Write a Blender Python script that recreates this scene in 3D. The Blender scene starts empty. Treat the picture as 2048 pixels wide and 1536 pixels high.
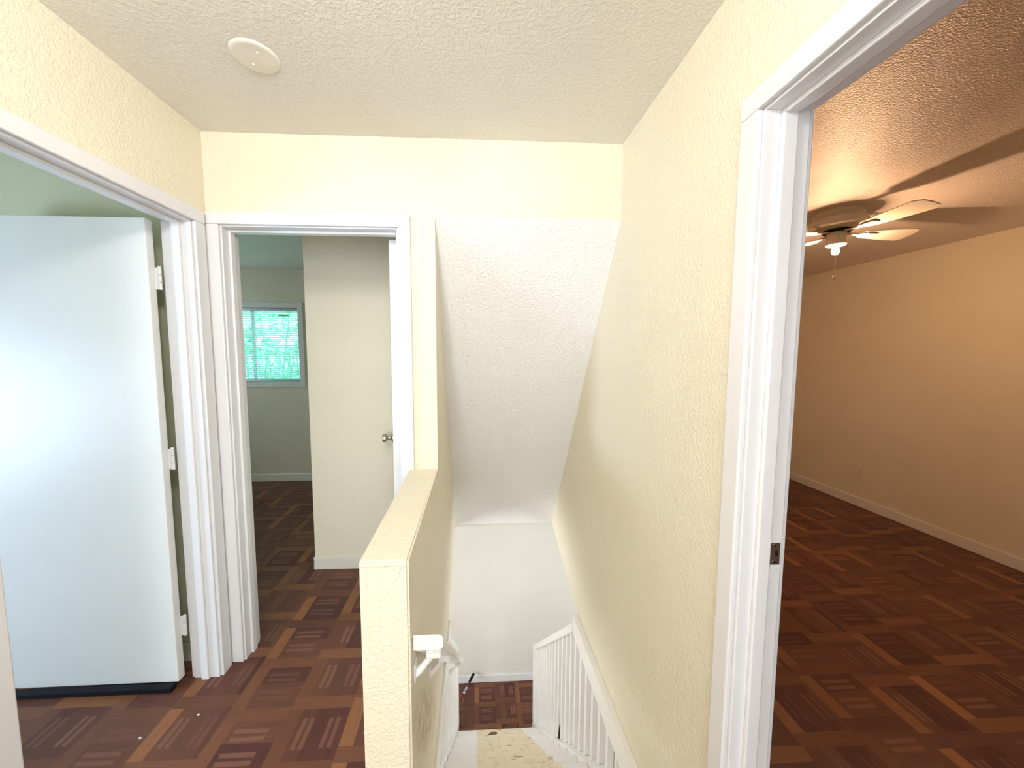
import bpy, bmesh, math, random
from mathutils import Vector, Matrix
random.seed(7)
C = bpy.context.scene.collection
S = bpy.context.scene
PI = math.pi

# ---------------------------------------------------------------- dimensions (metres, camera stands at x = 0, y = 0)
CZ = 1.4787                       # eye height
XL, XR, YF = -1.174, 0.675, 1.681 # hall left, right and far wall faces
ZC = 2.427                        # hall ceiling
H0, H1, ZH, YH = -0.311, -0.180, 0.929, 0.925   # half wall
ZL = -2.70                        # lower floor
YB = -2.2                         # hall back wall
XRR = 3.713                       # outer wall of the fan room
ZR = 2.338                        # fan room ceiling
YW = 4.174                        # bedroom window wall
YP = 2.413                        # closet wall in bedroom
YLF = 4.26                        # lower far wall
T = 0.11

# ---------------------------------------------------------------- materials
def new_mat(name):
    m = bpy.data.materials.new(name); m.use_nodes = True
    nt = m.node_tree; nt.nodes.clear()
    out = nt.nodes.new('ShaderNodeOutputMaterial')
    b = nt.nodes.new('ShaderNodeBsdfPrincipled')
    nt.links.new(b.outputs[0], out.inputs[0])
    return m, nt, b

class G:
    """small expression helper over shader nodes"""
    def __init__(s, nt): s.nt = nt
    def m(s, op, a, b=None, c=None, clamp=False):
        n = s.nt.nodes.new('ShaderNodeMath'); n.operation = op; n.use_clamp = clamp
        for i, v in enumerate((a, b, c)):
            if v is None: continue
            if isinstance(v, (int, float)): n.inputs[i].default_value = v
            else: s.nt.links.new(v, n.inputs[i])
        return n.outputs[0]
    def pos(s):
        g = s.nt.nodes.new('ShaderNodeNewGeometry')
        x = s.nt.nodes.new('ShaderNodeSeparateXYZ'); s.nt.links.new(g.outputs['Position'], x.inputs[0])
        return g.outputs['Position'], x.outputs[0], x.outputs[1], x.outputs[2]
    def noise(s, vec, scale, detail=2.0, rough=0.5, dist=0.0):
        n = s.nt.nodes.new('ShaderNodeTexNoise')
        n.inputs['Scale'].default_value = scale; n.inputs['Detail'].default_value = detail
        n.inputs['Roughness'].default_value = rough; n.inputs['Distortion'].default_value = dist
        if vec is not None: s.nt.links.new(vec, n.inputs['Vector'])
        return n.outputs[0]
    def comb(s, x, y, z):
        n = s.nt.nodes.new('ShaderNodeCombineXYZ')
        for i, v in enumerate((x, y, z)):
            if isinstance(v, (int, float)): n.inputs[i].default_value = v
            else: s.nt.links.new(v, n.inputs[i])
        return n.outputs[0]
    def white(s, vec):
        n = s.nt.nodes.new('ShaderNodeTexWhiteNoise'); n.noise_dimensions = '3D'
        s.nt.links.new(vec, n.inputs['Vector']); return n.outputs['Value']
    def mix(s, f, a, b):
        n = s.nt.nodes.new('ShaderNodeMix'); n.data_type = 'RGBA'
        if isinstance(f, (int, float)): n.inputs[0].default_value = f
        else: s.nt.links.new(f, n.inputs[0])
        for i, v in ((6, a), (7, b)):
            if isinstance(v, tuple): n.inputs[i].default_value = (*v, 1)
            else: s.nt.links.new(v, n.inputs[i])
        return n.outputs[2]
    def step(s, x, a, b):
        n = s.nt.nodes.new('ShaderNodeMapRange'); n.interpolation_type = 'SMOOTHSTEP'
        s.nt.links.new(x, n.inputs[0]); n.inputs[1].default_value = a; n.inputs[2].default_value = b
        return n.outputs[0]
    def bump(s, h, b, strength, dist):
        n = s.nt.nodes.new('ShaderNodeBump'); n.inputs['Strength'].default_value = strength
        n.inputs['Distance'].default_value = dist
        s.nt.links.new(h, n.inputs['Height']); s.nt.links.new(n.outputs[0], b.inputs['Normal'])
    def band(s, x, lo, hi):   # 1 inside lo..hi
        return s.m('MULTIPLY', s.m('GREATER_THAN', x, lo), s.m('LESS_THAN', x, hi))

def paint(name, col, rough=0.5, bscale=0.0, bstr=0.3, bdist=0.004, spec=0.4, extra=None, crisp=False):
    m, nt, b = new_mat(name); g = G(nt)
    b.inputs['Roughness'].default_value = rough
    b.inputs['Specular IOR Level'].default_value = spec
    p, x, y, z = g.pos()
    blot = g.noise(p, 3.0, 3)
    c = g.mix(g.step(blot, 0.3, 0.7), tuple(v * 0.97 for v in col), col)
    if extra: c = extra(g, p, x, y, z, c)
    nt.links.new(c, b.inputs['Base Color'])
    if bscale:
        h = g.noise(p, bscale, 3.0, 0.6) if crisp else g.step(g.noise(p, bscale, 2.5, 0.55, 0.6), 0.35, 0.68)
        g.bump(h, b, bstr, bdist)
    return m

def grime(g, p, x, y, z, c):
    # dirt rubbed into the stair wall below the handrail, and paint scratches above it
    dy = g.m('MULTIPLY', g.m('SUBTRACT', y, 1.20), 3.2)
    dz = g.m('MULTIPLY', g.m('SUBTRACT', g.m('ADD', z, g.m('MULTIPLY', g.m('SUBTRACT', y, 1.2), 0.95)), 0.17), 7.0)
    r2 = g.m('ADD', g.m('MULTIPLY', dy, dy), g.m('MULTIPLY', dz, dz))
    fall = g.m('SUBTRACT', 1.0, r2, clamp=True)
    n = g.noise(p, 26, 5, 0.7)
    f = g.m('MULTIPLY', g.m('MULTIPLY', fall, g.step(n, 0.36, 0.62)), 0.75)
    on = g.m('GREATER_THAN', x, H1 - 0.01)
    c = g.mix(g.m('MULTIPLY', f, on), c, (0.34, 0.24, 0.13))
    s = g.comb(g.m('MULTIPLY', x, 8), g.m('MULTIPLY', y, 60), g.m('MULTIPLY', z, 9))
    sc = g.m('MULTIPLY', g.step(g.noise(s, 1.0, 2), 0.70, 0.74), g.m('MULTIPLY', g.band(y, 0.98, 1.25), g.band(z, 0.55, 0.9)))
    c = g.mix(g.m('MULTIPLY', sc, on), c, (0.9, 0.87, 0.8))
    # hairline plaster cracks near the top of the half wall's end face
    w = g.m('MULTIPLY', g.m('SUBTRACT', g.noise(p, 34, 4, 0.65), 0.5), 0.035)
    front = g.m('LESS_THAN', y, YH + .004)
    k1 = g.m('LESS_THAN', g.m('ABSOLUTE', g.m('ADD', g.m('SUBTRACT', z, 0.913), g.m('MULTIPLY', w, .5))), 0.0011)
    k2 = g.m('MULTIPLY', g.m('LESS_THAN', g.m('ABSOLUTE', g.m('ADD', g.m('SUBTRACT', x, -0.291), w)), 0.0012), g.band(z, .855, .912))
    k3 = g.m('MULTIPLY', g.m('LESS_THAN', g.m('ABSOLUTE', g.m('ADD', g.m('SUBTRACT', g.m('ADD', x, g.m('MULTIPLY', z, -.55)), -0.695), w)), 0.0012), g.band(z, .865, .912))
    kk = g.m('MULTIPLY', g.m('MULTIPLY', front, g.m('ADD', k1, g.m('ADD', k2, k3), clamp=True)), .55)
    return g.mix(kk, c, (0.42, 0.34, 0.22))

CREAM = (0.80, 0.735, 0.59)
M = {}
M['wall'] = paint('cream_wall_paint', CREAM, 0.42, 95, 0.35, 0.004)
M['stair_wall'] = paint('stair_wall_paint', CREAM, 0.42, 95, 0.35, 0.004, extra=grime)
M['half'] = paint('half_wall_paint', CREAM, 0.42, 75, 0.5, 0.005)
M['fan_wall'] = paint('fan_room_paint', CREAM, 0.5, 95, 0.25, 0.003)
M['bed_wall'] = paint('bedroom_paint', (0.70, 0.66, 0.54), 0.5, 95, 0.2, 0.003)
M['closet'] = paint('closet_paint', (0.85, 0.80, 0.67), 0.5, 95, 0.2, 0.003)
M['sage'] = paint('side_room_paint', (0.62, 0.62, 0.46), 0.5, 95, 0.2, 0.003)
M['low_wall'] = paint('lower_wall_paint', (0.73, 0.71, 0.65), 0.5, 60, 0.15, 0.003)
M['ceil'] = paint('ceiling_paint', (0.78, 0.75, 0.685), 0.5, 80, 0.30, 0.004)
M['soffit'] = paint('soffit_paint', (0.82, 0.81, 0.80), 0.5, 75, 0.5, 0.005)
M['fan_ceil'] = paint('fan_room_ceiling_paint', (0.80, 0.71, 0.665), 0.27, 150, 0.9, 0.006, spec=0.9, crisp=True)
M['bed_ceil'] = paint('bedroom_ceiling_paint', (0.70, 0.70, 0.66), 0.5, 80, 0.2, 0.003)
M['trim'] = paint('white_trim_gloss', (0.745, 0.74, 0.76), 0.28, 14, 0.12, 0.003, spec=0.5)
M['stair_white'] = paint('white_stair_paint', (0.86, 0.85, 0.83), 0.35, 20, 0.1, 0.002)
M['baseboard'] = paint('baseboard_paint', (0.80, 0.77, 0.72), 0.35)
M['door'] = paint('white_door_paint', (0.80, 0.81, 0.80), 0.4, 30, 0.06, 0.002)
M['fanwhite'] = paint('white_fan_enamel', (0.82, 0.76, 0.66), 0.3)
M['black'] = paint('black_rubber', (0.006, 0.006, 0.010), 0.6, spec=0.2)
M['red'] = paint('red_lacquer', (0.14, 0.010, 0.011), 0.35)
M['label'] = paint('pale_sticker', (0.55, 0.53, 0.62), 0.4)
M['label_ink'] = paint('sticker_ink', (0.10, 0.10, 0.2), 0.5)
M['amber'] = paint('amber_sticker', (0.45, 0.30, 0.05), 0.5)
M['almond'] = paint('almond_plastic', (0.62, 0.52, 0.38), 0.35)
M['plate'] = paint('white_plastic', (0.80, 0.76, 0.67), 0.12, spec=0.7)

def metal(name, col, rough):
    m, nt, b = new_mat(name); b.inputs['Base Color'].default_value = (*col, 1)
    b.inputs['Metallic'].default_value = 1; b.inputs['Roughness'].default_value = rough
    return m
M['nickel'] = metal('brushed_nickel', (0.55, 0.51, 0.45), 0.25)
M['worn_steel'] = metal('worn_steel', (0.62, 0.53, 0.42), 0.38)
M['alu'] = metal('grey_aluminium', (0.50, 0.55, 0.58), 0.4)

def emit(name, col, s):
    m = bpy.data.materials.new(name); m.use_nodes = True; nt = m.node_tree; nt.nodes.clear()
    o = nt.nodes.new('ShaderNodeOutputMaterial'); e = nt.nodes.new('ShaderNodeEmission')
    e.inputs[0].default_value = (*col, 1); e.inputs[1].default_value = s; nt.links.new(e.outputs[0], o.inputs[0])
    return m
M['bulb'] = emit('warm_bulb_glass', (1.0, 0.59, 0.32), 1700)
M['dome'] = emit('lit_lamp_dome', (1.0, 0.975, 0.95), 84)

def glass(name, tint, refl=0.05):
    m = bpy.data.materials.new(name); m.use_nodes = True; nt = m.node_tree; nt.nodes.clear()
    o = nt.nodes.new('ShaderNodeOutputMaterial'); t = nt.nodes.new('ShaderNodeBsdfTransparent')
    gl = nt.nodes.new('ShaderNodeBsdfGlossy'); mx = nt.nodes.new('ShaderNodeMixShader')
    t.inputs[0].default_value = (*tint, 1); gl.inputs['Roughness'].default_value = 0.02; mx.inputs[0].default_value = refl
    nt.links.new(t.outputs[0], mx.inputs[1]); nt.links.new(gl.outputs[0], mx.inputs[2]); nt.links.new(mx.outputs[0], o.inputs[0])
    return m
M['glass'] = glass('tinted_window_glass', (0.58, 0.96, 0.90))
M['glass_clear'] = glass('clear_window_glass', (0.95, 0.97, 1.0))

def leaf_mat():
    m, nt, b = new_mat('garden_leaf'); g = G(nt); p, x, y, z = g.pos()
    nt.links.new(g.mix(g.step(g.noise(p, 5, 3), 0.35, 0.65), (0.16, 0.42, 0.24), (0.62, 0.84, 0.62)), b.inputs['Base Color'])
    b.inputs['Roughness'].default_value = 0.5
    return m
M['leaf'] = leaf_mat()
M['bark'] = paint('bark', (0.34, 0.40, 0.30), 0.8)
M['lawn'] = paint('lawn', (0.25, 0.36, 0.16), 0.8)
def slat_mat():
    m, nt, b = new_mat('white_blind_slat'); b.inputs['Base Color'].default_value = (0.82, 0.86, 0.86, 1)
    b.inputs['Roughness'].default_value = 0.5
    return m
M['slat'] = slat_mat()

def parquet(name, gain=1.0):
    m, nt, b = new_mat(name); g = G(nt); p, x, y, z = g.pos()
    U = 0.25
    us = g.m('DIVIDE', g.m('ADD', x, 1.022), U); vs = g.m('DIVIDE', g.m('SUBTRACT', y, 1.18), U)
    i = g.m('FLOOR', us)
    vs = g.m('SUBTRACT', vs, g.m('MULTIPLY', g.m('FRACT', g.m('MULTIPLY', i, 0.38)), 0.45)); j = g.m('FLOOR', vs)
    u = g.m('SUBTRACT', us, i); v = g.m('SUBTRACT', vs, j)
    par = g.m('MODULO', g.m('ABSOLUTE', i), 2.0)          # alternate columns turn their fingers
    vstrip = g.m('MULTIPLY', g.m('LESS_THAN', u, 0.22), g.m('LESS_THAN', v, 0.78))
    hstrip = g.m('GREATER_THAN', v, 0.78)
    inner = g.m('SUBTRACT', 1.0, g.m('ADD', vstrip, hstrip), clamp=True)
    # double finger lines
    def lines(w, c0, c1, hw0=0.03, hw1=0.085):
        a = g.m('MINIMUM', g.m('ABSOLUTE', g.m('SUBTRACT', w, c0)), g.m('ABSOLUTE', g.m('SUBTRACT', w, c1)))
        return g.m('MULTIPLY', g.step(a, hw0 - 0.02, hw0 + 0.01), g.m('SUBTRACT', 1.0, g.step(a, hw1 - 0.01, hw1 + 0.02)))
    hl = g.m('MULTIPLY', lines(v, 0.24, 0.58), g.band(u, 0.30, 0.82))
    vl = g.m('MULTIPLY', lines(u, 0.38, 0.80), g.band(v, 0.16, 0.62))
    fing = g.m('MULTIPLY', inner, g.m('ADD', g.m('MULTIPLY', hl, g.m('SUBTRACT', 1.0, par)), g.m('MULTIPLY', vl, par)))
    # plank ids
    half = g.m('FLOOR', g.m('MULTIPLY', g.m('ADD', g.m('MULTIPLY', v, g.m('SUBTRACT', 1.0, par)), g.m('MULTIPLY', u, par)), 2.2))
    rv = g.white(g.comb(i, j, 1.5)); rh = g.white(g.comb(i, j, 2.5)); ri = g.white(g.comb(i, j, g.m('ADD', half, 5.5)))
    rf = g.white(g.comb(i, j, g.m('ADD', half, 9.5)))
    grain_v = g.noise(g.comb(g.m('MULTIPLY', x, 160), g.m('MULTIPLY', y, 7), 0.0), 1.0, 3, 0.6)
    grain_h = g.noise(g.comb(g.m('MULTIPLY', x, 7), g.m('MULTIPLY', y, 160), 0.0), 1.0, 3, 0.6)
    dark, brown, light, rose = (0.060, 0.022, 0.019), (0.108, 0.046, 0.029), (0.225, 0.098, 0.043), (0.165, 0.078, 0.05)
    c_in = g.mix(ri, dark, brown)
    c_v = g.mix(g.m('POWER', rv, 1.5), tuple(.5 * (a + c) for a, c in zip(dark, brown)), light)
    c_h = g.mix(rh, tuple(0.5 * (a + c) for a, c in zip(dark, brown)), tuple(0.55 * a + 0.45 * c for a, c in zip(brown, light)))
    col = g.mix(vstrip, c_in, c_v); col = g.mix(hstrip, col, c_h)
    col = g.mix(g.m('MULTIPLY', fing, g.m('ADD', 0.15, g.m('MULTIPLY', rf, 0.7))), col, rose)
    gr = g.m('ADD', g.m('MULTIPLY', grain_v, g.m('ADD', vstrip, g.m('MULTIPLY', inner, par))), g.m('MULTIPLY', grain_h, g.m('ADD', hstrip, g.m('MULTIPLY', inner, g.m('SUBTRACT', 1.0, par)))))
    k = g.m('ADD', 0.72, g.m('MULTIPLY', gr, 0.56))
    hv = nt.nodes.new('ShaderNodeHueSaturation'); nt.links.new(col, hv.inputs['Color']); nt.links.new(g.m('MULTIPLY', k, gain), hv.inputs['Value'])
    nt.links.new(hv.outputs[0], b.inputs['Base Color'])
    b.inputs['Roughness'].default_value = 0.42; b.inputs['Specular IOR Level'].default_value = 0.22
    g.bump(gr, b, 0.04, 0.002)
    return m
M['floor'] = parquet('parquet_print_vinyl', 1.3)

def tread_mat():
    def worn(g, p, x, y, z, c):
        edge = g.m('MULTIPLY', g.m('SUBTRACT', g.noise(p, 30, 3), 0.5), 0.03)
        xx = g.m('ADD', x, edge)
        strip = g.band(xx, 0.005, 0.475)
        c = g.mix(g.m('MULTIPLY', strip, 0.9), c, (0.82, 0.71, 0.53))
        s = g.comb(g.m('MULTIPLY', x, 14), g.m('MULTIPLY', y, 55), g.m('MULTIPLY', z, 30))
        n1 = g.step(g.noise(s, 1.0, 4, 0.6), 0.60, 0.70)
        c = g.mix(g.m('MULTIPLY', g.m('MULTIPLY', strip, n1), 0.75), c, (0.24, 0.14, 0.07))
        soft = g.step(g.noise(p, 14, 4, 0.7), 0.45, 0.75)
        c = g.mix(g.m('MULTIPLY', g.m('MULTIPLY', strip, soft), 0.30), c, (0.42, 0.30, 0.19))
        dx = g.m('MULTIPLY', g.m('SUBTRACT', x, 0.158), 16); dy = g.m('MULTIPLY', g.m('SUBTRACT', y, 3.25), 16)
        rr = g.m('ADD', g.m('ADD', g.m('MULTIPLY', dx, dx), g.m('MULTIPLY', dy, dy)), g.m('MULTIPLY', g.m('SUBTRACT', g.noise(p, 40, 3), 0.5), 2.4))
        blob = g.m('LESS_THAN', rr, 0.55)
        return g.mix(blob, c, (0.14, 0.06, 0.04))
    return paint('worn_white_tread', (0.86, 0.85, 0.84), 0.45, 20, 0.1, 0.002, extra=worn)
M['tread'] = tread_mat()

# ---------------------------------------------------------------- mesh helpers
def nb(): return bmesh.new()
def add_box(bm, lo, hi, bevel=0.0, seg=2):
    lo, hi = Vector([min(a, b) for a, b in zip(lo, hi)]), Vector([max(a, b) for a, b in zip(lo, hi)])
    r = bmesh.ops.create_cube(bm, size=1.0)
    vs = r['verts']
    for v in vs:
        v.co = Vector([lo[k] + (v.co[k] + 0.5) * (hi[k] - lo[k]) for k in range(3)])
    if bevel > 0:
        es = list({e for v in vs for e in v.link_edges})
        bmesh.ops.bevel(bm, geom=es, offset=min(bevel, 0.45 * min(hi - lo)), segments=seg, profile=0.5, affect='EDGES')
def add_prism(bm, pts, d):
    """closed polygon (list of Vector) extruded along vector d"""
    a = [bm.verts.new(p) for p in pts]; b = [bm.verts.new(Vector(p) + Vector(d)) for p in pts]
    n = len(pts)
    bm.faces.new(a); bm.faces.new(b[::-1])
    for k in range(n): bm.faces.new((a[k], b[k], b[(k + 1) % n], a[(k + 1) % n]))
    bmesh.ops.recalc_face_normals(bm, faces=bm.faces)
def add_lathe(bm, prof, centre=(0, 0, 0), seg=40, axis='Z'):
    rings = []
    for r, z in prof:
        ring = []
        if r < 1e-6: ring = [bm.verts.new((0, 0, z))]
        else: ring = [bm.verts.new((r * math.cos(2 * PI * k / seg), r * math.sin(2 * PI * k / seg), z)) for k in range(seg)]
        rings.append(ring)
    new = [v for r in rings for v in r]
    for a, b in zip(rings, rings[1:]):
        for k in range(seg):
            q = [a[k % len(a)], a[(k + 1) % len(a)], b[(k + 1) % len(b)], b[k % len(b)]]
            q = list(dict.fromkeys(q))
            if len(q) > 2: bm.faces.new(q)
    Mx = Matrix.Translation(Vector(centre))
    if axis == 'X': Mx = Mx @ Matrix.Rotation(PI / 2, 4, 'Y')
    if axis == 'Y': Mx = Mx @ Matrix.Rotation(-PI / 2, 4, 'X')
    if isinstance(axis, Vector): Mx = Mx @ Vector((0, 0, 1)).rotation_difference(axis.normalized()).to_matrix().to_4x4()
    for v in new: v.co = Mx @ v.co
    bmesh.ops.recalc_face_normals(bm, faces=bm.faces)
def add_tube(bm, pts, r, seg=10):
    pts = [Vector(p) for p in pts]; rs = r if isinstance(r, (list, tuple)) else [r] * len(pts)
    rings = []
    up = Vector((0.31, 0.17, 0.93))
    for k, p in enumerate(pts):
        t = (pts[min(k + 1, len(pts) - 1)] - pts[max(k - 1, 0)]).normalized()
        u = t.cross(up).normalized(); w = u.cross(t).normalized()
        rings.append([bm.verts.new(p + (u * math.cos(2 * PI * q / seg) + w * math.sin(2 * PI * q / seg)) * rs[k]) for q in range(seg)])
    for a, b in zip(rings, rings[1:]):
        for q in range(seg): bm.faces.new((a[q], a[(q + 1) % seg], b[(q + 1) % seg], b[q]))
    bm.faces.new(rings[0][::-1]); bm.faces.new(rings[-1])
    bmesh.ops.recalc_face_normals(bm, faces=bm.faces)
def obj(name, bm, mat, parent=None, smooth=False, label=None):
    me = bpy.data.meshes.new(name); bm.to_mesh(me); bm.free()
    o = bpy.data.objects.new(name, me); C.objects.link(o)
    me.materials.append(mat if not isinstance(mat, str) else M[mat])
    if smooth:
        for p in me.polygons: p.use_smooth = True
        md = o.modifiers.new('edges', 'EDGE_SPLIT'); md.split_angle = math.radians(35)
    if parent is not None:
        o.parent = parent; o.matrix_parent_inverse = parent.matrix_world.inverted()
    if label: o['label'] = label
    return o
def thing(name, label, cat, loc=(0, 0, 0), group=None):
    o = bpy.data.objects.new(name, None); C.objects.link(o); o.location = loc
    o.empty_display_size = 0.1
    o.matrix_world = Matrix.Translation(Vector(loc))
    o['label'] = label; o['category'] = cat
    if group: o['group'] = group
    return o
def tag(o, label, cat, group=None):
    o['label'] = label; o['category'] = cat
    if group: o['group'] = group
    return o
def struct(name, bm, mat, label=None, cat=None):
    o = obj(name, bm, mat); o['kind'] = 'structure'
    if label: o['label'] = label
    if cat: o['category'] = cat
    return o
def struct_empty(name, label, cat, loc=(0, 0, 0)):
    o = thing(name, label, cat, loc); o['kind'] = 'structure'; return o
def place_copy(src, loc, parent):
    c = src.copy(); C.objects.link(c); c.parent = parent; c.location = loc
    return c

# ---------------------------------------------------------------- upper floor, ceilings, walls
bm = nb()
FT = 0.02
add_box(bm, (-3.7, YB - .1, -FT), (H0, YW + .1, 0))                 # left of the stair well
add_box(bm, (H0, YB - .1, -FT), (XR + .01, 0.985, 0))               # landing in front of the stairs
add_box(bm, (XR + .01, YB - .1, -FT), (XRR + .1, YW + .5, 0))       # fan room
add_box(bm, (H0, 3.06, -FT), (XR + .01, YW + .1, 0))
struct('floor', bm, 'floor', 'dark brown parquet patterned floor of the upper storey', 'floor')

bm = nb(); add_box(bm, (XL - .02, YB, ZC), (XR + .02, YF + .02, ZC + .06))
struct('ceiling_hall', bm, 'ceil', 'pale textured ceiling of the hall', 'ceiling')
bm = nb(); add_box(bm, (XR + T - .01, YB, ZR), (XRR + .05, YW + .45, ZR + .06))
struct('ceiling_fan_room', bm, 'fan_ceil', 'glossy textured ceiling around the ceiling fan', 'ceiling')
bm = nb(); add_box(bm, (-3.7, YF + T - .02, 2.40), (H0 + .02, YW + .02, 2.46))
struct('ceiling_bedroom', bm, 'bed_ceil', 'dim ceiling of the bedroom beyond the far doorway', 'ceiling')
bm = nb(); add_box(bm, (-3.7, YB, 2.427), (XL - T + .02, YF + .05, 2.49))
struct('ceiling_side_room', bm, 'sage', 'ceiling of the room behind the white open door', 'ceiling')

# door openings: (jamb faces u0,u1), head height
D1 = (0.905, 1.590, 2.022)      # left wall, along y
D2 = (-1.1106, -0.3516, 2.033)  # far wall, along x
D3 = (0.086, 0.846, 2.041)      # right wall, along y
J = 0.02
bm = nb()
add_box(bm, (XL - T, YB, 0), (XL, D1[0] - J, ZC + .03))
add_box(bm, (XL - T, D1[0] - J, D1[2] + J), (XL, D1[1] + J, ZC + .03))
add_box(bm, (XL - T, D1[1] + J, 0), (XL, YF + .02, ZC + .03))
struct('wall_left', bm, 'wall', 'cream wall over the left doorway', 'wall')

bm = nb()
add_box(bm, (XL - .02, YF, 0), (D2[0] - J, YF + T, ZC + .03))
add_box(bm, (D2[0] - J, YF, D2[2] + J), (D2[1] + J, YF + T, ZC + .03))
add_box(bm, (D2[1] + J, YF, 0), (H0, YF + T, ZC + .03))
add_box(bm, (H0, YF, 2.0924), (XR + .01, YF + T, ZC + .03))
struct('wall_far', bm, 'wall', 'cream textured wall around the bedroom doorway and stair opening', 'wall')

# left stair wall with the half wall in one plane
bm = nb()
P = lambda y, z: Vector((H0, y, z))
add_prism(bm, [P(YH, -.26), P(2.2, -.26), P(3.05, -.021), P(3.06, ZC + .03), P(YF + T, ZC + .03), P(YF + T, 2.0924), P(YF, 2.0924), P(YF, ZH), P(YH, ZH)], (H1 - H0, 0, 0))
bmesh.ops.bevel(bm, geom=[e for e in bm.edges if all(abs(v.co.y - YH) < 1e-4 for v in e.verts) or all(abs(v.co.z - ZH) < 1e-4 for v in e.verts)], offset=0.006, segments=2, affect='EDGES')
struct('wall_stair_left', bm, 'stair_wall', 'cream stair side wall ending in a waist-high half wall', 'wall')

# right wall runs past the stair
bm = nb()
Q = lambda y, z: Vector((XR, y, z))
add_prism(bm, [Q(D3[1] + J, -.26), Q(2.2, -.26), Q(3.05, -.021), Q(3.06, -.021), Q(YW + .4, -.021), Q(YW + .4, ZC + .03), Q(D3[1] + J, ZC + .03)], (T - .004, 0, 0))
add_box(bm, (XR, D3[0] - J, D3[2] + J), (XR + T - .004, D3[1] + J, ZC + .03))
add_box(bm, (XR, YB, 0), (XR + T - .004, D3[0] - J, ZC + .03))
struct('wall_right', bm, 'wall', 'cream textured wall between the stairs and the fan room', 'wall')

# back wall of the hall with its window
BW = (-0.95, 0.60, 0.35, 2.0)
bm = nb()
add_box(bm, (XL - T, YB - .1, 0), (BW[0], YB, ZC + .03)); add_box(bm, (BW[1], YB - .1, 0), (XR + T, YB, ZC + .03))
add_box(bm, (BW[0], YB - .1, 0), (BW[1], YB, BW[2])); add_box(bm, (BW[0], YB - .1, BW[3]), (BW[1], YB, ZC + .03))
struct('wall_back', bm, 'wall', 'cream wall behind the viewer', 'wall')

# sloped soffit over the stairs
bm = nb()
ss = (2.0924 + .021) / (3.05 - YF)
add_prism(bm, [Vector((H1 - .002, YF + .0005, 2.0924)), Vector((H1 - .002, 3.05, -.021)), Vector((H1 - .002, 3.06, .1)), Vector((H1 - .002, YF + .10, 2.10))], (XR - H1 + .004, 0, 0))
struct('ceiling_stair', bm, 'soffit', 'white steeply sloping textured soffit over the stairs', 'ceiling')

# fan room shell
bm = nb(); add_box(bm, (XRR, YB, 0), (XRR + .1, YW + .5, ZR + .03))
struct('wall_fan_room_right', bm, 'fan_wall', 'warm lamp-lit wall of the fan room', 'wall')
bm = nb(); add_box(bm, (XR + T, YW + .30, 0), (XRR, YW + .40, ZR + .03))
struct('wall_fan_room_far', bm, 'fan_wall')
bm = nb(); add_box(bm, (XR + T, YB - .1, 0), (XRR + .1, YB, ZR + .03))
struct('wall_fan_room_back', bm, 'fan_wall')

# bedroom shell: closet wall and window wall
WX0, WX1, WZ0, WZ1 = -3.02, -1.985, 1.15, 1.985
bm = nb(); add_box(bm, (-1.10, YP, 0), (H0 + .001, YP + .1, 2.43)); add_box(bm, (-1.10, YP + .1, 0), (-1.0, YW, 2.43))
struct('wall_closet', bm, 'closet', 'pale closet wall facing the bedroom doorway', 'wall')
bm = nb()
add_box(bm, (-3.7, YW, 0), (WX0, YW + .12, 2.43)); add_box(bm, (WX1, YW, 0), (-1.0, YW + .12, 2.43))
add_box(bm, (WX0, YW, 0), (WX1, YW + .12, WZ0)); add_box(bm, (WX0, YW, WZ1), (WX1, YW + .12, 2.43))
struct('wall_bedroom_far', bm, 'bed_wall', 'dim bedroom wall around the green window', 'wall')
VW = (2.6, 3.6, 1.05, 2.05)
bm = nb()
add_box(bm, (-3.8, YF + T, 0), (-3.7, VW[0], 2.43)); add_box(bm, (-3.8, VW[1], 0), (-3.7, YW + .12, 2.43))
add_box(bm, (-3.8, VW[0], 0), (-3.7, VW[1], VW[2])); add_box(bm, (-3.8, VW[0], VW[3]), (-3.7, VW[1], 2.43))
struct('wall_bedroom_left', bm, 'bed_wall')

# side room behind the left door
SW = (-0.35, 0.75, 0.55, 1.50)
bm = nb()
add_box(bm, (-3.8, YB, 0), (-3.7, SW[0], 2.46)); add_box(bm, (-3.8, SW[1], 0), (-3.7, YF + T, 2.46))
add_box(bm, (-3.8, SW[0], 0), (-3.7, SW[1], SW[2])); add_box(bm, (-3.8, SW[0], SW[3]), (-3.7, SW[1], 2.46))
struct('wall_side_room_left', bm, 'sage')
bm = nb(); add_box(bm, (-3.7, YF + .015, 0), (XL - T, YF + T - .001, 2.46))
struct('wall_side_room_far', bm, 'sage', 'sage green wall above the open white door', 'wall')
bm = nb(); add_box(bm, (-3.7, YB - .1, 0), (XL - T, YB, 2.46))
struct('wall_side_room_back', bm, 'sage')

# lower storey
LXL, LXR, LYB = -3.0, 3.3, -0.6
bm = nb(); add_box(bm, (LXL - .1, LYB - .1, ZL - .05), (LXR + .1, YLF + .1, ZL))
struct('floor_lower', bm, 'floor', 'parquet patterned floor at the foot of the stairs', 'floor')
bm = nb(); add_box(bm, (LXL, YLF, ZL), (LXR, YLF + .1, -.021))
struct('wall_lower_far', bm, 'low_wall', 'off-white wall facing the foot of the stairs', 'wall')
LW = (1.2, 3.4, ZL + .5, ZL + 2.1)
def side_wall(x0, x1):
    b = nb()
    add_box(b, (x0, LYB, ZL), (x1, LW[0], -.021)); add_box(b, (x0, LW[1], ZL), (x1, YLF, -.021))
    add_box(b, (x0, LW[0], ZL), (x1, LW[1], LW[2])); add_box(b, (x0, LW[0], LW[3]), (x1, LW[1], -.021))
    return b
struct('wall_lower_left', side_wall(LXL - .1, LXL), 'low_wall')
struct('wall_lower_right', side_wall(LXR, LXR + .1), 'low_wall')
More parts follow.
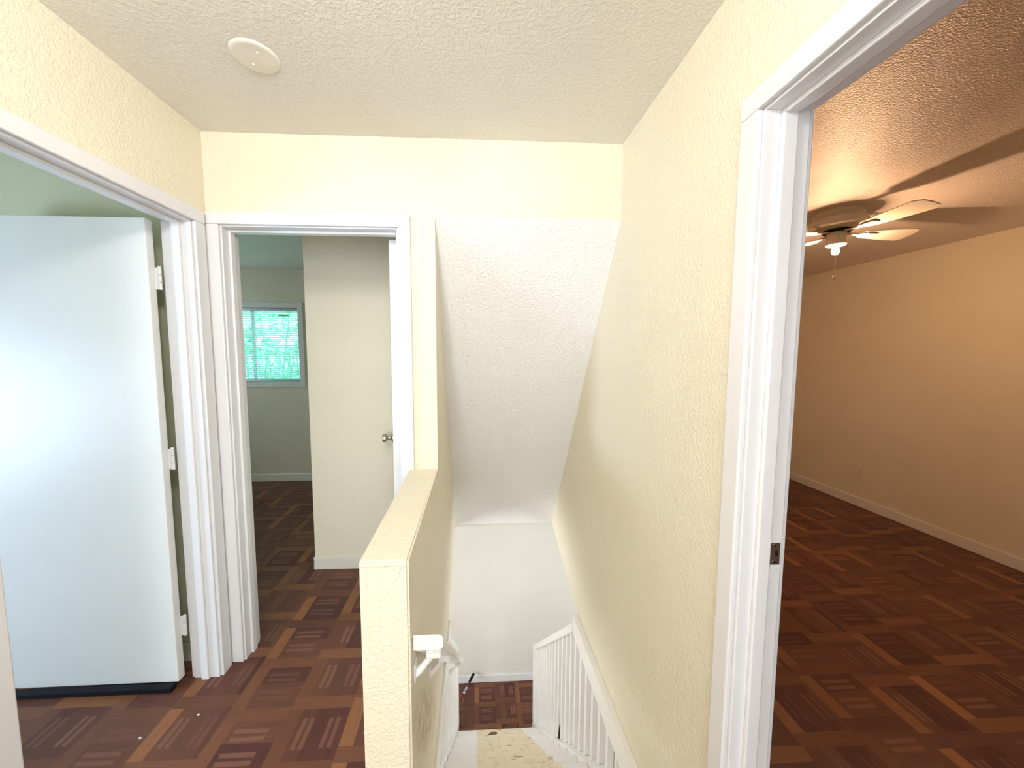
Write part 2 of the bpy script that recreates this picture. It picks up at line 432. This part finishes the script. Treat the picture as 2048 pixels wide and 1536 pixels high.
bm = nb(); add_box(bm, (LXL, LYB - .1, ZL), (LXR, LYB, -.021))
struct('wall_lower_back', bm, 'low_wall')
bm = nb()
add_box(bm, (LXL, LYB, -.05), (H0, YLF, -FT - .001)); add_box(bm, (XR + T, LYB, -.05), (LXR, YLF, -FT - .001))
add_box(bm, (H0, LYB, -.05), (XR + T, .97, -FT - .001)); add_box(bm, (H0, 3.065, -.05), (XR + T, YLF, -FT - .001))
struct('ceiling_lower', bm, 'low_wall')

# ---------------------------------------------------------------- baseboards
def base(name, lo, hi, mat='baseboard', label=None):
    b = nb(); add_box(b, lo, hi, 0.004); return struct(name, b, mat, label, 'baseboard')
base('baseboard_fan_room_right', (XRR - .013, YB, 0), (XRR, YW + .30, .085), label='pale baseboard along the lamp-lit wall')
base('baseboard_closet', (-1.112, YP - .012, 0), (H0, YP, .082), label='white baseboard of the closet wall')
base('baseboard_closet_side', (-1.112, YP - .012, 0), (-1.10, YW, .082))
base('baseboard_bedroom_far', (-3.7, YW - .012, 0), (-1.112, YW, .085), label='baseboard under the bedroom window')
base('baseboard_side_room_far', (-3.7, YF + .003, 0), (XL - T, YF + .015, .085))
base('baseboard_lower_far', (LXL, YLF - .014, ZL), (LXR, YLF, ZL + .095), 'trim', 'white baseboard at the foot of the stairs')

# ---------------------------------------------------------------- door frames
def frame(root, face, wdir, along, D, stop_w, zt_cas=0.0585, room_side=True, legs=(1, 1)):
    """face: coordinate of the hall wall face, wdir: sign into the room, along: 'x' or 'y'"""
    u0, u1, zt = D
    def W(u, w, z): return (u, face + wdir * w, z) if along == 'x' else (face + wdir * w, u, z)
    def bx(b, u, w, z, bev=0.0): add_box(b, W(u[0], w[0], z[0]), W(u[1], w[1], z[1]), bev)
    cw, rv = 0.057, 0.006
    for side, (wa, wb) in (('hall', (-.015, 0)), ('room', (T, T + .015))):
        if side == 'room' and not room_side: continue
        if legs[0]:
            b = nb(); bx(b, (u0 - rv - cw, u0 - rv), (wa, wb), (0, zt + rv), .004); obj('casing_leg', b, 'trim', root)
        if legs[1]:
            b = nb(); bx(b, (u1 + rv, u1 + rv + cw), (wa, wb), (0, zt + rv), .004); obj('casing_leg', b, 'trim', root)
        b = nb(); bx(b, (u0 - rv - cw, u1 + rv + cw), (wa - .0005 if side == 'hall' else wa, wb), (zt + rv, zt + zt_cas), .004); obj('casing_head', b, 'trim', root)
    for u in ((u0 - J, u0), (u1, u1 + J)):
        b = nb(); bx(b, u, (0, T), (0, zt + J), .002); obj('jamb', b, 'trim', root)
    b = nb(); bx(b, (u0, u1), (0, T), (zt, zt + J), .002); obj('jamb_head', b, 'trim', root)
    sw0, sw1 = stop_w
    for u in ((u0, u0 + .012), (u1 - .012, u1)):
        b = nb(); bx(b, u, (sw0, sw1), (0, zt), .003); obj('door_stop', b, 'trim', root)
    b = nb(); bx(b, (u0 + .012, u1 - .012), (sw0, sw1), (zt - .012, zt), .003); obj('door_stop', b, 'trim', root)

def hinge(root, c, axis_dir, leaf_dir):
    """painted butt hinge: barrel with knuckle gaps and a leaf; c = barrel centre"""
    b = nb(); c = Vector(c)
    for k in range(3): add_lathe(b, [(0, -.0145), (.0068, -.0145), (.0068, .0145), (0, .0145)], c + Vector((0, 0, (k - 1) * .0305)), 14)
    add_lathe(b, [(0, .044), (.0075, .045), (.006, .050), (0, .052)], c, 14)
    o = obj('hinge', b, 'trim', root, True)
    b = nb(); q = Vector(leaf_dir)
    lo = c + Vector((-.0015, -.0015, -.044)); hi = c + q + Vector((.0015, .0015, .044)); add_box(b, lo, hi)
    obj('hinge_leaf', b, 'trim', o)
    return o

# left door: slab swung wide open into the side room
d1 = struct_empty('door_1', 'white flush door standing open in the left doorway', 'door', (XL - .12, 1.57, 0))
frame(d1, XL, -1, 'y', D1, (.04, .072), legs=(1, 1))
b = nb(); add_box(b, (-2.005, 1.5475, .026), (-1.318, 1.5815, 2.018), .002)
slab = obj('door_slab', b, 'door', d1)
b = nb(); add_box(b, (-2.005, 1.517, .001), (-1.328, 1.5465, .026), .004)
obj('door_sweep', b, 'black', slab, label='black draught strip along the foot of the white door')
for z in (1.785, 1.025, .265):
    hinge(d1, (-1.300, 1.578, z), None, (-.019, 0.0, 0))

# far door: slab turned almost edge-on
d2 = struct_empty('door_2', 'white door of the far bedroom seen almost edge-on', 'door', (D2[1], YF + T, 0))
frame(d2, YF, 1, 'x', D2, (.038, .072))
hx, hy = D2[1] - .027, YF + T + .010
ang = math.atan2(1.0, -0.232)
R2 = Matrix.Translation((hx, hy, 0)) @ Matrix.Rotation(ang, 4, 'Z')
b = nb(); add_box(b, (0.004, 0.0, .012), (0.600, .035, 2.024), .002); bmesh.ops.transform(b, matrix=R2, verts=b.verts)
s2 = obj('door_slab', b, 'door', d2)
for z in (1.76, 1.02, .25):
    b = nb()
    for k in range(3): add_lathe(b, [(0, -.0145), (.006, -.0145), (.006, .0145), (0, .0145)], (hx - .002, hy - .004, z + (k - 1) * .03), 12)
    obj('hinge', b, 'trim', d2, True)
kz = .935
b = nb()
ax = R2.to_3x3() @ Vector((0, 1, 0)); ctr = R2 @ Vector((.530, .035, kz))
add_lathe(b, [(0, 0), (.032, 0), (.031, .005), (.020, .012), (.011, .016), (.0105, .030), (.014, .034), (.0235, .038), (.026, .046), (.0265, .058), (.024, .064), (0, .066)], ctr, 28, ax)
kn = obj('knob', b, 'nickel', s2, True, label='round brushed metal door knob')
ctr2 = R2 @ Vector((.530, .0, kz))
b = nb(); add_lathe(b, [(0, 0), (.032, 0), (.031, .005), (.020, .012), (.011, .016), (.0105, .030), (.014, .034), (.0235, .038), (.026, .046), (.0265, .058), (.024, .064), (0, .066)], ctr2, 28, -ax)
obj('knob', b, 'nickel', s2, True)

# right doorway
d3 = struct_empty('door_3', 'white painted doorway opening into the fan room', 'door', (XR + .05, D3[1], 0))
frame(d3, XR, 1, 'y', D3, (.036, .071))
# strike plate let into the jamb, worn paint around it
zk = .968; yk = D3[1]
b = nb(); add_box(b, (XR + .0735, yk - .0016, zk - .031), (XR + .1045, yk, zk + .027), .0008)
sp = obj('strike_plate', b, 'worn_steel', d3, label='bare worn metal strike plate')
b = nb(); add_box(b, (XR + .092, yk - .0019, zk - .008), (XR + .098, yk - .0016, zk + .008)); obj('latch_hole', b, 'black', sp)
for dz in (.021, -.023):
    b = nb(); add_lathe(b, [(0, 0), (.0042, 0), (.0036, .0014), (0, .0018)], (XR + .089, yk - .0016, zk + dz), 12, Vector((0, -1, 0))); obj('screw', b, 'nickel', sp, True)
b = nb()
for k in range(5): add_lathe(b, [(0, 0), (.005 - .0006 * k, 0), (.003, .002), (0, .003)], (XR + .078 + .006 * k, yk - .0005, zk - .040 - .003 * (k % 2)), 8, Vector((0, -1, 0)))
obj('paint_drip', b, 'trim', sp, True)

# ---------------------------------------------------------------- bedroom window, blind, garden
w1 = struct_empty('window_1', 'bedroom window with green garden beyond the blind', 'window', ((WX0 + WX1) / 2, YW, WZ0))
def ring(b, x0, x1, z0, z1, t, y0, y1, bev=.002):
    add_box(b, (x0, y0, z0), (x0 + t, y1, z1), bev); add_box(b, (x1 - t, y0, z0), (x1, y1, z1), bev)
    add_box(b, (x0 + t, y0, z0), (x1 - t, y1, z0 + t), bev); add_box(b, (x0 + t, y0, z1 - t), (x1 - t, y1, z1), bev)
b = nb(); ring(b, WX0 - .055, WX1 + .055, WZ0 - .055, WZ1 + .055, .055, YW - .014, YW); obj('casing', b, 'trim', w1)
b = nb(); ring(b, WX0, WX1, WZ0, WZ1, .028, YW + .07, YW + .11); fr = obj('window_frame', b, 'alu', w1)
xm = -2.522
b = nb(); add_box(b, (xm - .02, YW + .075, WZ0 + .028), (xm + .02, YW + .105, WZ1 - .028), .002); obj('mullion', b, 'alu', w1)
b = nb(); add_box(b, (WX0 + .028, YW + .095, WZ0 + .028), (xm - .02, YW + .098, WZ1 - .028)); obj('pane', b, 'glass', w1)
b = nb(); add_box(b, (xm + .02, YW + .085, WZ0 + .028), (WX1 - .028, YW + .088, WZ1 - .028)); pn = obj('pane', b, 'glass', w1)
b = nb(); add_box(b, (-2.245, YW + .083, 1.885), (-2.125, YW + .085, 1.915)); obj('sticker', b, 'amber', pn, label='small amber sticker on the glass')

bl = thing('window_blind', 'white slatted blind hanging in the bedroom window', 'blind', ((WX0 + WX1) / 2, YW + .035, WZ1))
b = nb(); add_box(b, (WX0 + .004, YW + .012, WZ1 - .036), (WX1 - .004, YW + .055, WZ1 - .004), .003); obj('headrail', b, 'alu', bl)
b = nb(); add_box(b, (WX0 + .008, YW + .022, WZ0 + .006), (WX1 - .008, YW + .046, WZ0 + .026), .003); obj('bottom_rail', b, 'alu', bl)
b = nb()
v = []
for k in range(5):
    a = (k / 4 - .5)
    v.append((a * .025, .0016 * (1 - (2 * a) ** 2)))
n = len(v); rows = []
for xx in (WX0 + .008, WX1 - .008):
    rows.append([b.verts.new((xx, q[0], q[1])) for q in v] + [b.verts.new((xx, q[0], q[1] - .0006)) for q in reversed(v)])
for k in range(2 * n): b.faces.new((rows[0][k], rows[0][(k + 1) % (2 * n)], rows[1][(k + 1) % (2 * n)], rows[1][k]))
b.faces.new(rows[0]); b.faces.new(rows[1][::-1])
bmesh.ops.recalc_face_normals(b, faces=b.faces)
sl = obj('slat', b, 'slat', None, False)
sl.parent = bl; sl.rotation_euler = (math.radians(-24), 0, 0)
nsl = int((WZ1 - .04 - WZ0 - .03) / .0235)
zs = [(WZ1 - .048 - .0235 * k) - WZ1 for k in range(nsl + 1)]
# slat mesh is built at world x, so centre it on the blind
sl.data.transform(Matrix.Translation((-(WX0 + WX1) / 2, 0, 0)))
sl.location = (0, 0, zs[0])
for z in zs[1:]: place_copy(sl, (0, 0, z), bl)
for xx in (WX0 + .12, xm, WX1 - .12):
    b = nb(); add_tube(b, [(xx, YW + .0345, WZ1 - .03), (xx, YW + .0345, WZ0 + .02)], .0012, 6); obj('ladder_cord', b, 'slat', bl)

def shrub(name, cx, cy, z0, w, h, nleaf, label):
    r = thing(name, label, 'shrub', (cx, cy, z0), 'garden shrubs outside the bedroom window')
    b = nb()
    for k in range(6):
        a = 2 * PI * k / 6
        add_tube(b, [(cx, cy, z0), (cx + .25 * w * math.cos(a), cy + .25 * w * math.sin(a), z0 + .5 * h), (cx + .42 * w * math.cos(a + .3), cy + .4 * w * math.sin(a + .3), z0 + .92 * h)], [.05, .03, .01], 6)
    obj('stem', b, 'bark', r)
    b = nb()
    for _ in range(nleaf):
        while True:
            q = Vector((random.uniform(-1, 1), random.uniform(-1, 1), random.uniform(-1, 1)))
            if .35 < q.length < 1: break
        p = Vector((cx + q.x * w * .55, cy + q.y * w * .5, z0 + h * (.55 + .48 * q.z)))
        nrm = Vector((random.gauss(0, 1), random.gauss(0, 1), random.gauss(.4, 1))).normalized()
        t = nrm.orthogonal().normalized(); t = Matrix.Rotation(random.uniform(0, 2 * PI), 3, nrm) @ t; s = nrm.cross(t)
        L = random.uniform(.05, .10)
        vs = [b.verts.new(p + d) for d in (-t * L, s * L * .4 + nrm * .01, t * L, -s * L * .4 + nrm * .01)]
        b.faces.new(vs)
    lf = obj('foliage', b, 'leaf', r); lf['kind'] = 'stuff'
    return r
shrub('garden_shrub', -3.35, 5.6, -2.7, 1.3, 4.5, 1300, 'green leafy shrub outside the window, behind the left pane')
shrub('garden_shrub', -4.9, 9.1, -2.7, 2.4, 5.8, 1500, 'taller pale green shrub outside the window, further off')
shrub('garden_shrub', -3.2, 7.0, -2.7, 1.1, 4.6, 900, 'leafy shrub outside the window, between the two others')
b = nb(); add_box(b, (-14, YW + .6, ZL - .1), (6, 22, ZL)); gd = obj('ground', b, 'lawn'); gd['kind'] = 'structure'

# windows that light the other rooms
def plain_window(name, axis, at, u0, u1, z0, z1, label):
    r = struct_empty(name, label, 'window', (at, (u0 + u1) / 2, z0) if axis == 'x' else ((u0 + u1) / 2, at, z0))
    b = nb()
    def bx(ua, ub, za, zb):
        if axis == 'x': add_box(b, (at - .03, ua, za), (at + .03, ub, zb), .003)
        else: add_box(b, (ua, at - .03, za), (ub, at + .03, zb), .003)
    t = .04
    bx(u0, u0 + t, z0, z1); bx(u1 - t, u1, z0, z1); bx(u0 + t, u1 - t, z0, z0 + t); bx(u0 + t, u1 - t, z1 - t, z1)
    obj('window_frame', b, 'trim', r)
    return r
plain_window('window_2', 'y', YB - .06, BW[0], BW[1], BW[2], BW[3], 'window behind the viewer')
plain_window('window_3', 'x', -3.75, SW[0], SW[1], SW[2], SW[3], 'window of the side room')
plain_window('added_window', 'x', -3.75, VW[0], VW[1], VW[2], VW[3], 'unseen side window added to brighten the bedroom')  # added opening that holds the extra fill for the bedroom
plain_window('window_4', 'x', LXL - .05, LW[0], LW[1], LW[2], LW[3], 'lower left window')
plain_window('window_5', 'x', LXR + .05, LW[0], LW[1], LW[2], LW[3], 'lower right window')

# ---------------------------------------------------------------- staircase
NR = 13; RISE = -ZL / NR; RUN = .2075; Y0 = .98
st = thing('staircase', 'white painted stairs with a worn tan strip down the middle', 'stairs', (.24, Y0, ZL))
for k in range(1, NR):
    zt = -RISE * k; y0 = Y0 + RUN * (k - 1)
    wide = zt > -.30
    xa, xb = (H1 + .001, XR - .001) if wide else (-.195, .625)
    b = nb(); add_box(b, (xa, y0, zt - .028), (xb, y0 + RUN + .022, zt), .006); obj('tread', b, 'tread', st)
for k in range(0, NR):
    zt = -RISE * k - (0.0 if k == 0 else .028); y0 = Y0 + RUN * k
    wide = k <= 1
    xa, xb = (H1 + .001, XR - .001) if wide else (-.195, .625)
    b = nb(); add_box(b, (xa, y0 - .002 if k else y0, -RISE * (k + 1)), (xb, y0 + .016, zt)); obj('riser', b, 'stair_white', st)
TOP = .994
for xa, xb in ((-.265, -.1955), (.6255, .70)):
    b = nb()
    yA, yB = 1.265, 3.699
    add_prism(b, [Vector((xa, yA, TOP - yA)), Vector((xa, yB, max(TOP - yB, ZL + .03))), Vector((xa, yB, ZL)), Vector((xa, 3.45, ZL)), Vector((xa, yA, TOP - yA - .34))], (xb - xa, 0, 0))
    obj('stringer', b, 'stair_white', st)

# fascia along the bottom of both stair walls
for nm, xa, xb, lab in (('trim_1', .640, .700, 'wide white board under the right stair wall'), ('trim_2', -.258, -.168, 'white board under the left stair wall')):
    b = nb(); add_box(b, (xa, 1.22, -.375), (xb, 2.225, -.252 if xa > 0 else -.26), .004); struct(nm, b, 'stair_white', lab, 'trim')

def balustrade(name, label, xa, xb, nx0, nx1):
    r = thing(name, label, 'balustrade', ((xa + xb) / 2, 3.7, ZL), 'stair balustrades')
    xm_ = (xa + xb) / 2
    b = nb(); add_box(b, (nx0, 3.70, ZL), (nx1, 3.755, ZL + .93), .005); obj('newel_post', b, 'stair_white', r)
    # sloping rail
    sl_ = .969; ya, yb = 2.23, 3.765
    za = -.318; zb = za - sl_ * (yb - ya)
    b = nb()
    add_prism(b, [Vector((xm_ - .034, ya, za)), Vector((xm_ - .034, yb, zb)), Vector((xm_ - .034, yb, zb - .062)), Vector((xm_ - .034, ya, za - .062))], (.068, 0, 0))
    obj('rail', b, 'stair_white', r)
    proto = {}
    y = 1.40
    while y < 3.66:
        zlo = TOP - y - .017
        zhi = -.374 if y < 2.20 else za - .060 - sl_ * (y - ya)
        if zhi - zlo > .06:
            b = nb(); add_prism(b, [Vector((xa, y - .016, TOP - y + .0165)), Vector((xa, y + .016, TOP - y - .0155)), Vector((xa, y + .016, zhi + .005)), Vector((xa, y - .016, zhi + .005))], (xb - xa, 0, 0))
            obj('baluster', b, 'stair_white', r)
        y += .1135
    return r
balustrade('balustrade', 'white balustrade down the right side of the stairs', .655, .687, .638, .70)
balustrade('balustrade', 'white balustrade down the left side of the stairs, behind the handrail', -.243, -.211, -.258, -.196)

# wall handrail on brackets
hr = thing('handrail', 'white wall-mounted handrail sloping down beside the half wall', 'handrail', (H1, .96, .68))
b = nb()
sl_ = .953
ya, yb = .958, 2.39
prof = []
w0, w1_, hh, rr = -.1785, -.094, .046, .013
for cx_, cz_, a0 in ((w1_ - rr, -rr, 0), (w0 + .002, -.002, 90), (w0 + .002, -hh + .002, 180), (w1_ - rr, -hh + rr, 270)):
    rad = rr if cx_ > -.15 else .002
    for k in range(5):
        a = math.radians(a0 + 90 * k / 4); prof.append((cx_ + rad * math.cos(a), cz_ + rad * math.sin(a)))
A_ = [b.verts.new((x_, ya, .688 + z_)) for x_, z_ in prof]
B_ = [b.verts.new((x_, yb, .688 + z_ - sl_ * (yb - ya))) for x_, z_ in prof]
b.faces.new(A_); b.faces.new(B_[::-1])
for k in range(len(prof)): b.faces.new((A_[k], B_[k], B_[(k + 1) % len(prof)], A_[(k + 1) % len(prof)]))
bmesh.ops.recalc_face_normals(b, faces=b.faces)
obj('rail', b, 'stair_white', hr, True)
for y in (.985, 1.30, 2.15):
    zr = .688 - hh - sl_ * (y - ya)
    b = nb()
    add_box(b, (H1, y - .016, zr - .085), (H1 + .006, y + .016, zr - .030), .002)
    add_tube(b, [(H1 + .003, y, zr - .068), (H1 + .022, y, zr - .050), (H1 + .045, y, zr - .022), (H1 + .056, y, zr + .012)], [.012, .0105, .009, .009], 10)
    add_box(b, (H1 + .035, y - .012, zr - .016), (H1 + .078, y + .022, zr + .0), .003)
    obj('bracket', b, 'stair_white', hr, True)

# ---------------------------------------------------------------- things at the foot of the stairs
tip = Vector((-.030, 4.232, -2.552)); low = Vector((-.412, 3.531, -2.688))
br = thing('broom_handle', 'dark red broom handle with a black tip leaning on the baseboard below the stairs', 'broom handle', low)
along = lambda t: low.lerp(tip, t)
b = nb(); add_tube(b, [along(0), along(.86)], .0115, 14); obj('shaft', b, 'red', br, True)
b = nb(); add_tube(b, [along(.85), along(.862), along(.97), along(.992), along(1.0)], [.0125, .0155, .0165, .014, .006], 16); obj('grip', b, 'black', br, True)
b = nb(); add_tube(b, [along(.675), along(.77)], .0128, 16); stk = obj('sticker', b, 'label', br, True, label='pale paper sticker on the shaft')
b = nb(); add_tube(b, [along(.705), along(.722)], .0131, 16); obj('print_mark', b, 'label_ink', stk, True)
b = nb(); add_tube(b, [along(.737), along(.745)], .0131, 16); obj('print_mark', b, 'label_ink', stk, True)

yw_ = 2.592; zb_ = TOP - yw_
b = nb()
add_prism(b, [Vector((.650, yw_ - .037, zb_ + .037)), Vector((.650, yw_ + .037, zb_ - .037)), Vector((.650, yw_ - .030, zb_ + .175))], (.034, 0, 0))  # made-up shape in place of something black in the room beyond
bmesh.ops.bevel(b, geom=list(b.edges), offset=.002, segments=2, affect='EDGES')
tag(obj('stand_in_wedge', b, 'black'), 'small black wedge standing in for something dark beyond the right balusters', 'wedge')

# ---------------------------------------------------------------- hall ceiling: cover plate and lamp
cp = thing('cover_plate', 'round white cover plate with two screws on the hall ceiling', 'cover plate', (-.702, 1.268, ZC))
b = nb(); add_lathe(b, [(0, -.0055), (.058, -.0055), (.066, -.0045), (.0705, -.001), (.071, 0)], (-.702, 1.268, ZC), 64); obj('plate', b, 'plate', cp, True)
for s in (1, -1):
    b = nb(); add_lathe(b, [(0, -.003), (.003, -.0025), (.0042, 0)], (-.702 + s * .020, 1.268 - s * .024, ZC - .0055), 16); obj('screw', b, 'plate', cp, True)

def hall_lamp(x, y, mat, label):
    lp = thing('ceiling_lamp', label, 'lamp', (x, y, ZC), 'dome lamps along the hall ceiling')
    b = nb(); add_lathe(b, [(0, 0), (.11, 0), (.11, -.018), (.10, -.02), (0, -.02)], (x, y, ZC), 40); obj('lamp_base', b, 'plate', lp, True)
    b = nb(); add_lathe(b, [(.03, -.02), (.06, -.035), (.088, -.065), (.096, -.10), (.088, -.135), (.06, -.165), (0, -.178)], (x, y, ZC), 40); obj('lamp_shade', b, mat, lp, True)
hall_lamp(-.36, .36, M['dome'], 'round dome lamp on the hall ceiling nearer the stairs')
hall_lamp(-.50, -.95, emit('added_dome_rear', (1.0, 0.975, 0.95), 95), 'unseen second dome lamp added further from the stairs to spread the hall light')  # second lamp added to even out the hall and ease hot spots

# ---------------------------------------------------------------- ceiling fan
FX, FY = 2.23, 2.17
fan = thing('ceiling_fan', 'white four-blade ceiling fan with a lit bare bulb', 'ceiling fan', (FX, FY, ZR))
b = nb(); add_lathe(b, [(0, 0), (.118, 0), (.121, -.018), (.112, -.030), (.108, -.034), (0, -.034)], (FX, FY, ZR), 48); obj('canopy', b, 'fanwhite', fan, True)
b = nb(); add_lathe(b, [(0, -.034), (.112, -.036), (.132, -.043), (.141, -.060), (.140, -.074), (.128, -.089), (.105, -.099), (.070, -.104), (0, -.104)], (FX, FY, ZR), 48); obj('motor_housing', b, 'fanwhite', fan, True)
b = nb(); add_lathe(b, [(0, -.104), (.066, -.104), (.066, -.119), (0, -.119)], (FX, FY, ZR), 40); obj('flywheel', b, 'black', fan, True)
ZB = ZR - .127
b = nb()
out = [(.175, -.040), (.155, -.026), (.150, 0), (.155, .026), (.175, .040), (.30, .056), (.442, .069), (.470, .050), (.476, .0), (.472, -.045), (.440, -.069), (.30, -.056)]
add_prism(b, [Vector((x_, y_, 0)) for x_, y_ in out], (0, 0, .006))
bmesh.ops.bevel(b, geom=[e for e in b.edges], offset=.0015, segments=1, affect='EDGES')
bmesh.ops.transform(b, matrix=Matrix.Rotation(math.radians(-12), 4, 'X'), verts=b.verts)
blade = obj('blade', b, 'fanwhite')
b = nb()
add_prism(b, [Vector((.060, -.014, .004)), Vector((.13, -.012, -.004)), Vector((.165, -.034, -.004)), Vector((.225, -.028, -.004)), Vector((.235, 0, -.004)), Vector((.225, .028, -.004)), Vector((.165, .034, -.004)), Vector((.13, .012, -.004)), Vector((.060, .014, .004))], (0, 0, .005))
iron = obj('blade_iron', b, 'fanwhite')
ROT = -1
blade.parent = fan; iron.parent = blade
for k in range(4):
    if k == 0: bo = blade
    else:
        bo = blade.copy(); C.objects.link(bo); bo.parent = fan
        io = iron.copy(); C.objects.link(io); io.parent = bo
    bo.location = (0, 0, ZB - ZR); bo.rotation_euler = (0, 0, math.radians(ROT + 90 * k))
b = nb(); add_lathe(b, [(0, -.119), (.047, -.119), (.049, -.125), (.046, -.172), (.044, -.175)], (FX, FY, ZR), 36); lk = obj('light_kit', b, 'fanwhite', fan, True)
b = nb(); add_lathe(b, [(.044, -.174), (.049, -.177), (.049, -.192), (.042, -.197), (.030, -.197), (.030, -.185), (0, -.185)], (FX, FY, ZR), 36); obj('socket_ring', b, 'fanwhite', fan, True)
b = nb(); add_lathe(b, [(0, -.190), (.011, -.192), (.012, -.206), (.016, -.216), (.0185, -.228), (.017, -.240), (.010, -.249), (0, -.251)], (FX, FY, ZR), 24); obj('bulb', b, 'bulb', fan, True, label='glowing warm bulb')
b = nb(); add_lathe(b, [(0, 0), (.004, 0), (.004, .003), (0, .003)], (FX - .031, FY - .036, ZR - .148), 12, Vector((-.66, -.75, 0))); obj('screw', b, 'nickel', lk, True)
ch = (FX - .035, FY - .038)
b = nb(); add_tube(b, [(ch[0], ch[1], ZR - .205), (ch[0] - .002, ch[1], ZR - .38)], .0026, 8); pc = obj('pull_chain', b, 'fanwhite', fan)
b = nb(); add_lathe(b, [(0, 0), (.0045, -.002), (.008, -.016), (.0085, -.024), (0, -.027)], (ch[0] - .002, ch[1], ZR - .38), 14); obj('pull_knob', b, 'fanwhite', pc, True)

# outlet on the fan room wall
oc = thing('wall_outlet', 'cream wall outlet low on the lamp-lit wall', 'outlet', (XRR, 3.207, .331))
b = nb(); add_box(b, (XRR - .006, 3.172, .274), (XRR, 3.242, .388), .003); obj('plate', b, 'fan_wall', oc)
for dz in (-.02, .02):
    b = nb(); add_box(b, (XRR - .0085, 3.191, .331 + dz - .014), (XRR - .006, 3.223, .331 + dz + .014), .001); so = obj('socket', b, 'fan_wall', oc)
    for dy in (-.006, .006):
        b = nb(); add_box(b, (XRR - .0088, 3.207 + dy - .0012, .331 + dz - .005), (XRR - .0085, 3.207 + dy + .0012, .331 + dz + .005)); obj('slot', b, 'black', so)

# flecks of paint on the hall floor
for (x_, y_), lab in (((-1.138, 1.415), 'white paint fleck on the floor in front of the left door jamb'), ((-1.294, 1.333), 'white paint fleck on the floor in the left doorway')):
    b = nb()
    vs = [b.verts.new((x_ + .006 * math.cos(a) * f, y_ + .004 * math.sin(a) * f, 0.0)) for a, f in ((0, 1), (1.1, .7), (2.0, 1.2), (3.2, .8), (4.4, 1.1), (5.4, .6))]
    tp = [b.verts.new(v.co * 1.0 + Vector((0, 0, .0025))) for v in vs]
    b.faces.new(tp); b.faces.new(vs[::-1])
    for k in range(6): b.faces.new((vs[k], vs[(k + 1) % 6], tp[(k + 1) % 6], tp[k]))
    tag(obj('paint_fleck', b, 'trim'), lab, 'paint fleck')

# ---------------------------------------------------------------- lights
def area(name, loc, direction, sx, sy, power, col):
    l = bpy.data.lights.new(name, 'AREA'); l.shape = 'RECTANGLE'; l.size = sx; l.size_y = sy; l.energy = power; l.color = col
    o = bpy.data.objects.new(name, l); C.objects.link(o); o.location = loc
    d = Vector(direction).normalized(); o.rotation_euler = d.to_track_quat('-Z', 'Y').to_euler()
    return o
# daylight comes in at the windows; the bedroom one is an added fill
area('daylight_hall', ((BW[0] + BW[1]) / 2, YB - .09, (BW[2] + BW[3]) / 2), (0, 1, 0), 1.5, 1.6, 29, (0.90, 0.95, 1.0))
area('daylight_side_room', (-3.78, (SW[0] + SW[1]) / 2, 1.02), (1, 0.0, 0), 1.05, 0.9, 64, (0.56, 0.75, 1.0))
area('daylight_lower_left', (LXL - .08, (LW[0] + LW[1]) / 2, (LW[2] + LW[3]) / 2), (1, 0, 0), 2.1, 1.5, 70, (1.0, 0.97, 0.93))
area('daylight_lower_right', (LXR + .08, (LW[0] + LW[1]) / 2, (LW[2] + LW[3]) / 2), (-1, 0, 0), 2.1, 1.5, 34, (1.0, 0.97, 0.93))

area('added_fill_bedroom', (-3.78, 3.1, 1.55), (1, 0, 0), 0.9, 0.9, 1.5, (0.88, 1.0, 0.93))  # extra fill added to lift the bedroom, no known source

wd = bpy.data.worlds.new('sky'); S.world = wd; wd.use_nodes = True
nt = wd.node_tree; nt.nodes.clear()
o_ = nt.nodes.new('ShaderNodeOutputWorld'); bg = nt.nodes.new('ShaderNodeBackground')
bg.inputs[0].default_value = (0.80, 0.93, 1.0, 1); bg.inputs[1].default_value = 4.2
nt.links.new(bg.outputs[0], o_.inputs[0])

# ---------------------------------------------------------------- camera
cam = bpy.data.cameras.new('camera'); co = bpy.data.objects.new('camera', cam); C.objects.link(co)
FPX, CXP, CYP = 717.34, -37.57, -4.0
cam.sensor_fit = 'HORIZONTAL'; cam.sensor_width = 36.0
cam.lens = FPX / 2048 * 36.0
cam.shift_x = -CXP / 2048; cam.shift_y = CYP / 2048
cam.clip_start = .02; cam.clip_end = 200
fw = Vector((0.04981343, 0.99555148, -0.07997421)); rt = Vector((0.998752386, -0.0499342750, 0.000489440497)); up = Vector((0.00350619, 0.07989882, 0.99679681))
mw = Matrix((rt, up, -fw)).transposed().to_4x4(); mw.translation = Vector((0, 0, CZ))
co.matrix_world = mw
S.camera = co

S.view_settings.view_transform = 'Standard'; S.view_settings.look = 'None'
S.view_settings.exposure = 0.15; S.view_settings.gamma = 1.0; S.view_settings.use_curve_mapping = False
S.cycles.max_bounces = 10; S.cycles.diffuse_bounces = 6; S.cycles.transparent_max_bounces = 12
S.cycles.sample_clamp_indirect = 6.0
